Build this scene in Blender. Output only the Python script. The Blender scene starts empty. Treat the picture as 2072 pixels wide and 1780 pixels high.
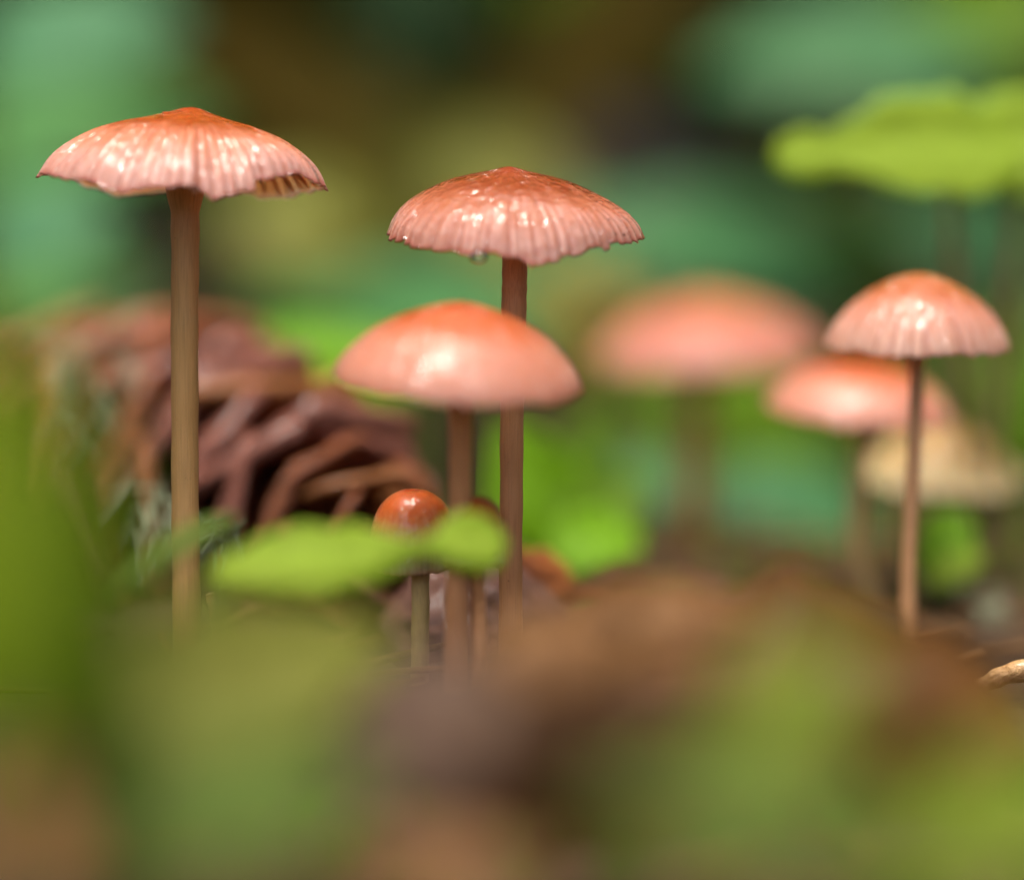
import bpy, bmesh, math, random
import numpy as np
from mathutils import Vector, Matrix

random.seed(11)
R = math.radians
scene = bpy.context.scene
COL = scene.collection

# ------------------------------------------------------------------ camera, world, sun, exposure
PITCH = R(5.0)
CAM_H = 0.046
LENS = 135.0
FPX = LENS / 36.0 * 2072.0            # focal length in display pixels (2072 x 1780)
FOCUS = 0.300
cam_d = bpy.data.cameras.new('camera')
cam = bpy.data.objects.new('camera', cam_d)
COL.objects.link(cam)
cam.location = (0, 0, CAM_H)
cam.rotation_euler = (R(90) - PITCH, 0, 0)
cam_d.lens = LENS
cam_d.sensor_width = 36.0
cam_d.clip_start = 0.01
cam_d.clip_end = 300.0
cam_d.dof.use_dof = True
cam_d.dof.focus_distance = FOCUS
cam_d.dof.aperture_fstop = 7.2
scene.camera = cam

SUN_EL, SUN_AZ = R(79), R(212)        # azimuth measured clockwise from +Y
world = bpy.data.worlds.new('World')
scene.world = world
world.use_nodes = True
wn = world.node_tree
sky = wn.nodes.new('ShaderNodeTexSky')
sky.sky_type = 'NISHITA'
sky.sun_disc = False
sky.sun_elevation = SUN_EL
sky.sun_rotation = SUN_AZ
sky.dust_density = 8.0
sky.air_density = 0.6
sky.ozone_density = 0.0
bg = wn.nodes['Background']
wn.links.new(sky.outputs[0], bg.inputs[0])
bg.inputs[1].default_value = 0.15

sun_d = bpy.data.lights.new('sun', 'SUN')
sun = bpy.data.objects.new('sun', sun_d)
COL.objects.link(sun)
sun_d.energy = 3.5
sun_d.angle = R(24)
sun_d.color = (1.0, 0.95, 0.87)
sdir = Vector((math.cos(SUN_EL) * math.sin(SUN_AZ), math.cos(SUN_EL) * math.cos(SUN_AZ), math.sin(SUN_EL)))
sun.rotation_euler = (-sdir).to_track_quat('-Z', 'Y').to_euler()
sun.location = (0, 0, 5)

vs = scene.view_settings
vs.view_transform = 'Standard'
vs.look = 'None'
vs.exposure = 1.45
vs.gamma = 1.0
vs.use_curve_mapping = False
cy = scene.cycles
cy.use_denoising = True
cy.max_bounces = 8
cy.transparent_max_bounces = 8
cy.caustics_reflective = False
cy.caustics_refractive = False
cy.sample_clamp_indirect = 4.0

# ------------------------------------------------------------------ space helpers
CP, SP = math.cos(PITCH), math.sin(PITCH)
FWD, UPV, RGT = Vector((0, CP, -SP)), Vector((0, SP, CP)), Vector((1, 0, 0))
CAM = Vector((0, 0, CAM_H))


def P(u, v, d):
    """point in metres seen at display pixel u,v at depth d"""
    return CAM + d * (FWD + ((u - 1036) / FPX) * RGT + ((890 - v) / FPX) * UPV)


def px(n, d):
    return n * d / FPX


def gz(x, y):
    """height of the forest floor"""
    n = 0.0016 * math.sin(61 * x + 1.3) * math.sin(47 * y + .4) + 0.0011 * math.sin(141 * x - 60 * y) + \
        0.0007 * math.sin(250 * y + 90 * x + 2)
    q = max(0.0, min(1.0, (y - .37) / .45))
    n -= .055 * q * q * (3 - 2 * q)       # the mushrooms stand on a rise
    far = max(0.0, min(1.0, (math.hypot(x, y - .3) - .25) / 1.0))
    n += far * (0.02 * math.sin(4.1 * x + .7) * math.sin(3.3 * y) + 0.01 * math.sin(9 * x + 7 * y))
    return n


# ------------------------------------------------------------------ object helpers
def mesh_obj(name, verts, faces, mat, parent=None, origin=None, smooth=True, attrs=None):
    if origin is None:
        origin = parent.location if parent is not None else Vector((0, 0, 0))
    o3 = np.array(origin)
    V = np.asarray([tuple(v) for v in verts], dtype=float) - o3
    me = bpy.data.meshes.new(name)
    me.from_pydata(V.tolist(), [], faces)
    if smooth:
        me.polygons.foreach_set('use_smooth', [True] * len(me.polygons))
    if attrs:
        for k, a in attrs.items():
            a = np.asarray(a, dtype=np.float32)
            if a.ndim == 1:
                at = me.attributes.new(k, 'FLOAT', 'POINT')
                at.data.foreach_set('value', a)
            else:
                at = me.attributes.new(k, 'FLOAT_VECTOR', 'POINT')
                at.data.foreach_set('vector', a.ravel())
    me.update()
    me.materials.append(mat)
    ob = bpy.data.objects.new(name, me)
    COL.objects.link(ob)
    if parent is not None:
        ob.parent = parent
    else:
        ob.location = origin
    return ob


def thing(name, label, cat, loc, group=None):
    o = bpy.data.objects.new(name, None)
    o.empty_display_size = 0.005
    COL.objects.link(o)
    o.location = loc
    return tag(o, label, cat, group)


def tag(o, label, cat, group=None):
    o['label'] = label
    o['category'] = cat
    if group:
        o['group'] = group
    return o


def struct(o):
    o['kind'] = 'structure'
    return o


def copy_tree(o, parent=None):
    c = o.copy()
    COL.objects.link(c)
    c.parent = parent
    for ch in list(o.children):
        copy_tree(ch, c)
    return c


def catmull(pts, n):
    pts = [Vector(p) for p in pts]
    if len(pts) == 2:
        return [pts[0].lerp(pts[1], i / n) for i in range(n + 1)]
    q = [2 * pts[0] - pts[1]] + pts + [2 * pts[-1] - pts[-2]]
    out = []
    segs = len(pts) - 1
    for i in range(n + 1):
        f = i / n * segs
        k = min(int(f), segs - 1)
        t = f - k
        a, b, c, d = q[k], q[k + 1], q[k + 2], q[k + 3]
        out.append(0.5 * ((2 * b) + (c - a) * t + (2 * a - 5 * b + 4 * c - d) * t * t + (3 * b - a - 3 * c + d) * t ** 3))
    return out


def tube(pts, radii, n=40, sides=20, rough=0.0, seed=0, closed=True):
    """tube verts/faces along smoothed points; radii given at the control points"""
    c = catmull(pts, n)
    rr = np.interp(np.linspace(0, 1, n + 1), np.linspace(0, 1, len(radii)), radii).tolist()
    rnd = random.Random(seed)
    ph = [rnd.uniform(0, 6.28) for _ in range(6)]
    V, T = [], []
    ref = Vector((1, 0.13, 0.07)).normalized()
    for i, p in enumerate(c):
        tg = (c[min(i + 1, n)] - c[max(i - 1, 0)]).normalized()
        s = (ref - ref.dot(tg) * tg).normalized()
        b = tg.cross(s)
        for j in range(sides):
            a = 2 * math.pi * j / sides
            k = 1 + rough * (math.sin(2 * a + ph[0] + .1 * i) * .5 + math.sin(3 * a + ph[1] + .35 * i) * .35 + math.sin(.9 * i + ph[2]) * .5)
            V.append(p + rr[i] * k * (math.cos(a) * s + math.sin(a) * b))
            T.append(i / n)
    F = []
    for i in range(n):
        for j in range(sides):
            j2 = (j + 1) % sides
            F.append((i * sides + j, i * sides + j2, (i + 1) * sides + j2, (i + 1) * sides + j))
    if closed:
        F.append(tuple(range(sides)))
        F.append(tuple(n * sides + j for j in range(sides - 1, -1, -1)))
    return V, F, T


# ------------------------------------------------------------------ material helpers
class NT:
    def __init__(self, name):
        self.m = bpy.data.materials.new(name)
        self.m.use_nodes = True
        self.t = self.m.node_tree
        self.t.nodes.clear()
        self.out = self.n('ShaderNodeOutputMaterial')

    def n(self, kind, **kw):
        nd = self.t.nodes.new(kind)
        for k, v in kw.items():
            if isinstance(v, bpy.types.NodeSocket):
                self.t.links.new(v, nd.inputs[k.replace('_', ' ')])
            elif k in nd.inputs.keys() or k.replace('_', ' ') in nd.inputs.keys():
                nd.inputs[k if k in nd.inputs.keys() else k.replace('_', ' ')].default_value = v
            else:
                setattr(nd, k, v)
        return nd

    def link(self, a, b):
        self.t.links.new(a, b)

    def ramp(self, fac, stops):
        r = self.n('ShaderNodeValToRGB')
        els = r.color_ramp.elements
        while len(els) < len(stops):
            els.new(0.5)
        for e, (p, c) in zip(els, stops):
            e.position = p
            e.color = (*c, 1)
        self.link(fac, r.inputs[0])
        return r.outputs[0]

    def mix(self, fac, a, b, mode='MIX'):
        m = self.n('ShaderNodeMix', data_type='RGBA', blend_type=mode)
        for s, v in ((0, fac), (6, a), (7, b)):
            if isinstance(v, bpy.types.NodeSocket):
                self.link(v, m.inputs[s])
            else:
                m.inputs[s].default_value = v if s == 0 else (*v, 1)
        return m.outputs[2]

    def math(self, op, a, b=0.0):
        m = self.n('ShaderNodeMath', operation=op)
        for i, v in enumerate((a, b)):
            if isinstance(v, bpy.types.NodeSocket):
                self.link(v, m.inputs[i])
            else:
                m.inputs[i].default_value = v
        return m.outputs[0]

    def attr(self, name, out=2):
        a = self.n('ShaderNodeAttribute', attribute_name=name)
        return a.outputs[out]

    def noise(self, vec, scale, detail=3.0, rough=0.55, dist=0.0):
        nn = self.n('ShaderNodeTexNoise')
        nn.inputs['Scale'].default_value = scale
        nn.inputs['Detail'].default_value = detail
        nn.inputs['Roughness'].default_value = rough
        nn.inputs['Distortion'].default_value = dist
        if vec is not None:
            self.link(vec, nn.inputs['Vector'])
        return nn.outputs[0]

    def bump(self, h, strength, dist, normal=None):
        b = self.n('ShaderNodeBump')
        b.inputs['Strength'].default_value = strength
        b.inputs['Distance'].default_value = dist
        self.link(h, b.inputs['Height'])
        if normal is not None:
            self.link(normal, b.inputs['Normal'])
        return b.outputs[0]

    def objco(self):
        return self.n('ShaderNodeTexCoord').outputs['Object']

    def princ(self, **kw):
        p = self.n('ShaderNodeBsdfPrincipled')
        for k, v in kw.items():
            k = k.replace('_', ' ')
            if isinstance(v, bpy.types.NodeSocket):
                self.link(v, p.inputs[k])
            elif k in ('Base Color', 'Coat Tint', 'Sheen Tint') and len(v) == 3:
                p.inputs[k].default_value = (*v, 1)
            else:
                p.inputs[k].default_value = v
        return p

    def done(self, sh):
        self.link(sh, self.out.inputs[0])
        return self.m


def cap_material(name, centre, ring, mid, margin, edge, groove, coat=0.9, film=1.0, sss=0.7, fsc=520):
    t = NT(name)
    s, rib = t.attr('s'), t.attr('rib')
    flow = t.attr('flow', 1)
    oc = t.objco()
    streak = t.noise(flow, 5.0, 4, .6)
    fine = t.noise(flow, 17.0, 3, .6)
    blot = t.noise(oc, 330, 4, .6)
    sw = t.math('ADD', s, t.math('MULTIPLY', t.math('SUBTRACT', streak, .5), .42))
    sw = t.math('ADD', sw, t.math('MULTIPLY', t.math('SUBTRACT', blot, .5), .10))
    col = t.ramp(sw, [(0.0, centre), (.16, ring), (.40, ring), (.66, mid), (.90, margin), (1.0, margin)])
    g = t.math('MULTIPLY', t.math('SUBTRACT', 1.0, rib), t.n('ShaderNodeMapRange', Value=s, **{'From_Min': .3, 'From_Max': .85}).outputs[0])
    col = t.mix(t.math('MULTIPLY', g, .85), col, groove)
    col = t.mix(t.math('MULTIPLY', t.n('ShaderNodeMapRange', Value=fine, **{'From_Min': .48, 'From_Max': .68}).outputs[0], .40), col, ring)
    ef = t.n('ShaderNodeMapRange', Value=t.math('ADD', s, t.math('MULTIPLY', t.math('SUBTRACT', blot, .5), .06)), **{'From_Min': .955, 'From_Max': .995})
    col = t.mix(t.math('MULTIPLY', ef.outputs[0], .75), col, edge)
    speck = t.noise(oc, 1500, 1, .5)
    col = t.mix(t.math('MULTIPLY', t.n('ShaderNodeMapRange', Value=speck, **{'From_Min': .755, 'From_Max': .775}).outputs[0], .7), col, tuple(c * .3 for c in ring))
    col = t.mix(t.attr('under'), col, (.80, .52, .38))
    micro = t.noise(oc, 5200, 3, .6)
    h = t.math('ADD', t.math('MULTIPLY', fine, .6), t.math('MULTIPLY', micro, .18))
    bn = t.bump(h, .35, .00012)
    # water film: rings and runnels of its own on top of the skin
    mp = t.n('ShaderNodeMapping', Vector=flow)
    mp.inputs['Scale'].default_value = (.75, .75, 9.0)
    ringn = t.noise(mp.outputs[0], 2.4, 1, .5, .5)
    plate = t.n('ShaderNodeMapRange', Value=ringn, interpolation_type='SMOOTHSTEP', **{'From_Min': .46, 'From_Max': .56}).outputs[0]
    mq = t.n('ShaderNodeMapping', Vector=flow)
    mq.inputs['Scale'].default_value = (1.3, 1.3, 9.0)
    wv = t.math('ADD', t.math('MULTIPLY', t.noise(mq.outputs[0], 2.0, 0, .5, .7), .8), t.math('MULTIPLY', t.noise(oc, fsc, 0, .5, .8), .25))
    wh = t.math('ADD', t.math('MULTIPLY', plate, .95), t.math('MULTIPLY', wv, .55))
    wh = t.math('ADD', wh, t.math('MULTIPLY', t.noise(flow, 3.0, 0, .5, .6), .35))
    cn = t.bump(wh, 1.0, .00065 * film)
    p = t.princ(Base_Color=col, Roughness=.42, Subsurface_Weight=sss, Subsurface_Radius=(1.0, .55, .38), Subsurface_Scale=.0020,
                Coat_Weight=coat, Coat_Roughness=.03, Coat_IOR=1.5, Normal=bn, Coat_Normal=cn, Specular_IOR_Level=.12)
    tr = t.n('ShaderNodeBsdfTranslucent')
    t.link(t.mix(.35, col, (.85, .42, .25)), tr.inputs['Color'])
    mx = t.n('ShaderNodeMixShader')
    mx.inputs[0].default_value = .10
    t.link(p.outputs[0], mx.inputs[1])
    t.link(tr.outputs[0], mx.inputs[2])
    return t.done(mx.outputs[0])


def stem_material(name, top, mid, low):
    t = NT(name)
    tt = t.attr('t')
    flow = t.attr('flow', 1)
    oc = t.objco()
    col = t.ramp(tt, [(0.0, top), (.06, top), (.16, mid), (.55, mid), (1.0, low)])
    fib = t.noise(flow, 9.0, 4, .65)
    col = t.mix(t.math('MULTIPLY', t.n('ShaderNodeMapRange', Value=fib, **{'From_Min': .45, 'From_Max': .75}).outputs[0], .55), col, tuple(c * .45 for c in mid))
    sp = t.noise(oc, 2600, 2, .5)
    col = t.mix(t.n('ShaderNodeMapRange', Value=sp, **{'From_Min': .74, 'From_Max': .80}).outputs[0], col, tuple(c * .3 for c in low))
    bn = t.bump(t.math('ADD', fib, t.math('MULTIPLY', sp, .3)), .5, .00015)
    p = t.princ(Base_Color=col, Roughness=.45, Subsurface_Weight=.15, Subsurface_Radius=(1, .5, .25), Subsurface_Scale=.0008, Normal=bn,
                Coat_Weight=.1, Coat_Roughness=.25, Specular_IOR_Level=.2)
    return t.done(p.outputs[0])


def leaf_material(name, col, trans, tw=.35, rough=.38, var=.35, coat=0.0, spec=.08):
    t = NT(name)
    oc = t.objco()
    n1 = t.noise(oc, 160, 4, .6)
    n2 = t.noise(oc, 900, 3, .6)
    vein = t.attr('vein')
    c = t.mix(t.math('MULTIPLY', n1, var * 2), col, tuple(x * .45 for x in col))
    c = t.mix(t.math('MULTIPLY', vein, .6), c, tuple(min(1, x * 1.5 + .03) for x in col))
    bn = t.bump(t.math('ADD', n2, vein), .4, .0003)
    p = t.princ(Base_Color=c, Roughness=rough, Normal=bn, Coat_Weight=coat, Coat_Roughness=.2, Specular_IOR_Level=spec)
    tr = t.n('ShaderNodeBsdfTranslucent')
    tr.inputs['Color'].default_value = (*trans, 1)
    mx = t.n('ShaderNodeMixShader')
    mx.inputs[0].default_value = tw
    t.link(p.outputs[0], mx.inputs[1])
    t.link(tr.outputs[0], mx.inputs[2])
    return t.done(mx.outputs[0])


def dead_material(name, c1, c2, c3, rough=.35, coat=.6, scale=90, tw=.1, spec=.2):
    t = NT(name)
    oc = t.objco()
    n1 = t.noise(oc, scale, 5, .62, .6)
    n2 = t.noise(oc, scale * 6, 4, .6)
    vein = t.attr('vein')
    c = t.ramp(n1, [(.30, c1), (.52, c2), (.72, c3)])
    c = t.mix(t.math('MULTIPLY', n2, .45), c, tuple(x * .35 for x in c1))
    c = t.mix(t.math('MULTIPLY', vein, .4), c, tuple(x * .5 for x in c1))
    bn = t.bump(t.math('ADD', n2, t.math('MULTIPLY', n1, 1.5)), .6, .0007)
    p = t.princ(Base_Color=c, Roughness=rough, Normal=bn, Coat_Weight=coat, Coat_Roughness=.15, Specular_IOR_Level=spec)
    if tw <= 0:
        return t.done(p.outputs[0])
    tr = t.n('ShaderNodeBsdfTranslucent')
    tr.inputs['Color'].default_value = (*c3, 1)
    mx = t.n('ShaderNodeMixShader')
    mx.inputs[0].default_value = tw
    t.link(p.outputs[0], mx.inputs[1])
    t.link(tr.outputs[0], mx.inputs[2])
    return t.done(mx.outputs[0])


def plain_material(name, c1, c2, scale, rough=.6, bump=.4, bdist=.001, coat=0.0):
    t = NT(name)
    oc = t.objco()
    n1 = t.noise(oc, scale, 5, .6)
    n2 = t.noise(oc, scale * 5, 4, .6)
    c = t.mix(n1, c1, c2)
    c = t.mix(t.math('MULTIPLY', n2, .5), c, tuple(x * .4 for x in c1))
    p = t.princ(Base_Color=c, Roughness=rough, Normal=t.bump(t.math('ADD', n1, n2), bump, bdist), Coat_Weight=coat, Coat_Roughness=.12, Specular_IOR_Level=.15)
    return t.done(p.outputs[0])


M = {}
# wet pink-orange bonnet caps
M['cap_tall'] = cap_material('cap_salmon_striate', (.26, .030, .004), (.29, .055, .005), (.44, .165, .090), (.49, .262, .222), (.34, .05, .035), (.28, .085, .045), film=1.15, fsc=420)
M['cap_wet'] = cap_material('cap_copper_wet', (.22, .028, .006), (.22, .045, .010), (.35, .115, .055), (.475, .24, .19), (.36, .05, .03), (.26, .07, .04), coat=1.0, film=.85, fsc=400)
M['cap_dome'] = cap_material('cap_orange_smooth', (.22, .018, .003), (.37, .072, .012), (.47, .19, .125), (.47, .205, .15), (.44, .10, .04), (.42, .15, .08), film=1.25, fsc=480)
M['cap_pale'] = cap_material('cap_pink_striate', (.30, .06, .010), (.34, .095, .03), (.49, .22, .155), (.53, .28, .21), (.42, .16, .10), (.29, .11, .085), film=.9)
M['cap_button'] = cap_material('cap_button_orange', (.34, .035, .008), (.46, .085, .014), (.66, .28, .10), (.76, .46, .26), (.6, .25, .12), (.50, .20, .09), coat=1.0, film=.3)
M['cap_soft'] = cap_material('cap_soft_pink', (.26, .045, .012), (.30, .085, .035), (.36, .14, .10), (.37, .16, .125), (.34, .11, .07), (.36, .13, .08), coat=.3, film=3.0)
M['cap_tan'] = cap_material('cap_cream_tan', (.30, .17, .06), (.36, .22, .08), (.50, .34, .15), (.52, .38, .20), (.4, .25, .1), (.35, .2, .08), coat=.2, film=.5)
M['gill'] = leaf_material('gill_peach', (.88, .58, .42), (.95, .60, .42), .5, .55, .1)
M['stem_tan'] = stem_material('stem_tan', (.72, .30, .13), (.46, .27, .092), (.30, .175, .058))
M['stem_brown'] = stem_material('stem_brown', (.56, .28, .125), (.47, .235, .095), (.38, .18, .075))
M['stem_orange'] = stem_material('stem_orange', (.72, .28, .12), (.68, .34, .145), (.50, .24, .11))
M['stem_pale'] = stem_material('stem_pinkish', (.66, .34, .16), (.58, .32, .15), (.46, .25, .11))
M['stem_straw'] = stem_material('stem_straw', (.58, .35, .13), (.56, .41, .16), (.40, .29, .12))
# leaves
M['lime'] = leaf_material('leaf_lime', (.29, .42, .035), (.42, .56, .03), .5, .5, .5)
M['bright'] = leaf_material('leaf_bright_green', (.15, .32, .004), (.30, .52, .004), .45, .45)
M['mint'] = leaf_material('leaf_mint', (.042, .135, .056), (.05, .165, .04), .2, .6, .25, 0, .10)
M['teal'] = leaf_material('leaf_blue_green', (.032, .112, .036), (.04, .14, .02), .2, .6, .25, 0, .10)
M['deep'] = leaf_material('leaf_deep_green', (.028, .085, .002), (.05, .15, .002), .3, .5)
M['mid'] = leaf_material('leaf_mid_green', (.075, .15, .003), (.13, .24, .002), .4, .5)
M['olive'] = leaf_material('leaf_olive', (.15, .16, .022), (.20, .20, .015), .3, .5)
M['olive2'] = leaf_material('leaf_light_olive', (.16, .23, .020), (.22, .30, .012), .4, .6, .35, 0, .03)
M['fresh'] = leaf_material('leaf_fresh_green', (.20, .30, .010), (.30, .42, .006), .45, .5)
M['shade'] = leaf_material('leaf_bottle_green', (.055, .115, .002), (.085, .17, .002), .35, .5)
M['mint2'] = leaf_material('leaf_pale_mint', (.13, .25, .10), (.14, .28, .08), .25, .5, .25)
M['plainleaf'] = leaf_material('leaf_plain_green', (.04, .15, .028), (.06, .20, .02), .3, .5)
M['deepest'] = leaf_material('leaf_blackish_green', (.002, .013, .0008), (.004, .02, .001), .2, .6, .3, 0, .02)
M['muted'] = leaf_material('leaf_muted_green', (.095, .145, .026), (.12, .18, .02), .3, .6, .35, 0, .03)
M['petiole'] = plain_material('petiole_brown_green', (.26, .20, .08), (.32, .23, .10), 300, .6)
M['petiole_green'] = plain_material('petiole_green', (.12, .18, .03), (.16, .22, .05), 300, .5)
# dead leaves, wood, soil
M['dead_orange'] = dead_material('dead_leaf_russet', (.13, .04, .014), (.28, .09, .024), (.42, .165, .045), coat=.45)
M['dead_purple'] = dead_material('dead_leaf_purple_brown', (.09, .035, .026), (.19, .07, .05), (.34, .15, .115), coat=.6)
M['dead_tan'] = dead_material('dead_leaf_tan', (.16, .078, .030), (.24, .125, .052), (.33, .19, .088), coat=0, spec=.05)
M['dead_brown'] = dead_material('dead_leaf_brown', (.050, .020, .005), (.095, .042, .011), (.16, .074, .022), coat=0, spec=.05)
M['dead_grey'] = dead_material('dead_leaf_grey_brown', (.065, .040, .027), (.10, .062, .042), (.15, .092, .062), coat=0, spec=.05)
M['dead_hollow'] = dead_material('dead_leaf_hollow_shade', (.020, .008, .002), (.035, .015, .004), (.05, .022, .007), coat=0, spec=.03)  # near-black colour stands for the shaded hollow in the litter
M['cone_red'] = dead_material('cone_scale_red_brown', (.18, .055, .024), (.34, .10, .032), (.50, .18, .055), coat=.25, scale=120, tw=0)
M['cone_brown'] = dead_material('cone_scale_orange_brown', (.20, .075, .020), (.38, .135, .030), (.54, .22, .06), coat=.2, scale=120, tw=0)
M['cone_purple'] = dead_material('cone_scale_purple_brown', (.13, .053, .042), (.31, .095, .055), (.46, .18, .11), coat=.4, scale=120, tw=0)
M['cone_dark'] = dead_material('cone_core', (.08, .028, .014), (.12, .045, .02), (.17, .07, .03), coat=.2, tw=0)
M['twig_wet'] = dead_material('twig_wet_orange', (.36, .19, .07), (.50, .30, .12), (.66, .45, .24), coat=.5, scale=500, tw=0)
M['needle'] = plain_material('needle_brown', (.16, .08, .03), (.26, .14, .05), 200, .6)
M['bark'] = plain_material('wet_bark', (.10, .045, .03), (.22, .11, .08), 500, .45, .8, .001, .25)
M['branch'] = plain_material('branch_olive_brown', (.36, .25, .035), (.44, .31, .06), 60, 1.0, .7, .003)
M['trunk'] = plain_material('trunk_bark', (.05, .035, .02), (.10, .07, .045), 25, .8, .9, .01)
M['lichen'] = plain_material('lichen_pale', (.26, .29, .17), (.36, .38, .26), 300, .6)
M['moss'] = leaf_material('moss_green', (.10, .17, .02), (.16, .26, .02), .3, .5)
M['far_leaf'] = leaf_material('far_foliage', (.030, .085, .004), (.05, .14, .003), .3, .5, .5)


def soil_material():
    t = NT('forest_floor_soil')
    oc = t.objco()
    a = t.noise(oc, 45, 5, .6)
    b = t.noise(oc, 420, 5, .65)
    c = t.ramp(a, [(.30, (.028, .014, .007)), (.5, (.07, .038, .018)), (.62, (.10, .06, .03)), (.75, (.05, .065, .012))])
    c = t.mix(t.math('MULTIPLY', b, .7), c, (.012, .007, .004))
    p = t.princ(Base_Color=c, Roughness=.55, Normal=t.bump(t.math('ADD', a, b), .9, .002), Coat_Weight=.1, Coat_Roughness=.25, Specular_IOR_Level=.15)
    return t.done(p.outputs[0])


def water_material():
    t = NT('water_clear')
    tr = t.n('ShaderNodeBsdfTransparent')
    gl = t.n('ShaderNodeBsdfGlossy', Roughness=.03)
    fr = t.n('ShaderNodeFresnel', IOR=1.45)
    mx = t.n('ShaderNodeMixShader')
    t.link(fr.outputs[0], mx.inputs[0])
    t.link(tr.outputs[0], mx.inputs[1])
    t.link(gl.outputs[0], mx.inputs[2])
    return t.done(mx.outputs[0])


M['soil'] = soil_material()
M['water'] = water_material()

# ------------------------------------------------------------------ the forest floor
ax = np.linspace(-1, 1, 221)
gx = np.sign(ax) * (np.abs(ax) * .25 + np.abs(ax) ** 7 * 60)
gy = gx + .35
V, F = [], []
n = len(gx)
for yy in gy:
    for xx in gx:
        V.append((xx, yy, gz(xx, yy)))
for i in range(n - 1):
    for j in range(n - 1):
        F.append((i * n + j, i * n + j + 1, (i + 1) * n + j + 1, (i + 1) * n + j))
struct(mesh_obj('forest_floor', V, F, M['soil']))


# ------------------------------------------------------------------ mushrooms
def pnoise(seed, k=5, base=1):
    rnd = random.Random(seed)
    co = [(base * (i + 1), rnd.uniform(0, 6.283), rnd.uniform(.5, 1) / (i + 1) ** .6) for i in range(k)]
    tot = sum(c[2] for c in co)
    return lambda th: sum(a * math.sin(f * th + p) for f, p, a in co) / tot


def sstep(a, b, x):
    t = max(0.0, min(1.0, (x - a) / (b - a)))
    return t * t * (3 - 2 * t)


def bumpf(th, c, w):
    d = (th - c + math.pi) % (2 * math.pi) - math.pi
    return math.exp(-(d / w) ** 2)


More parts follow.
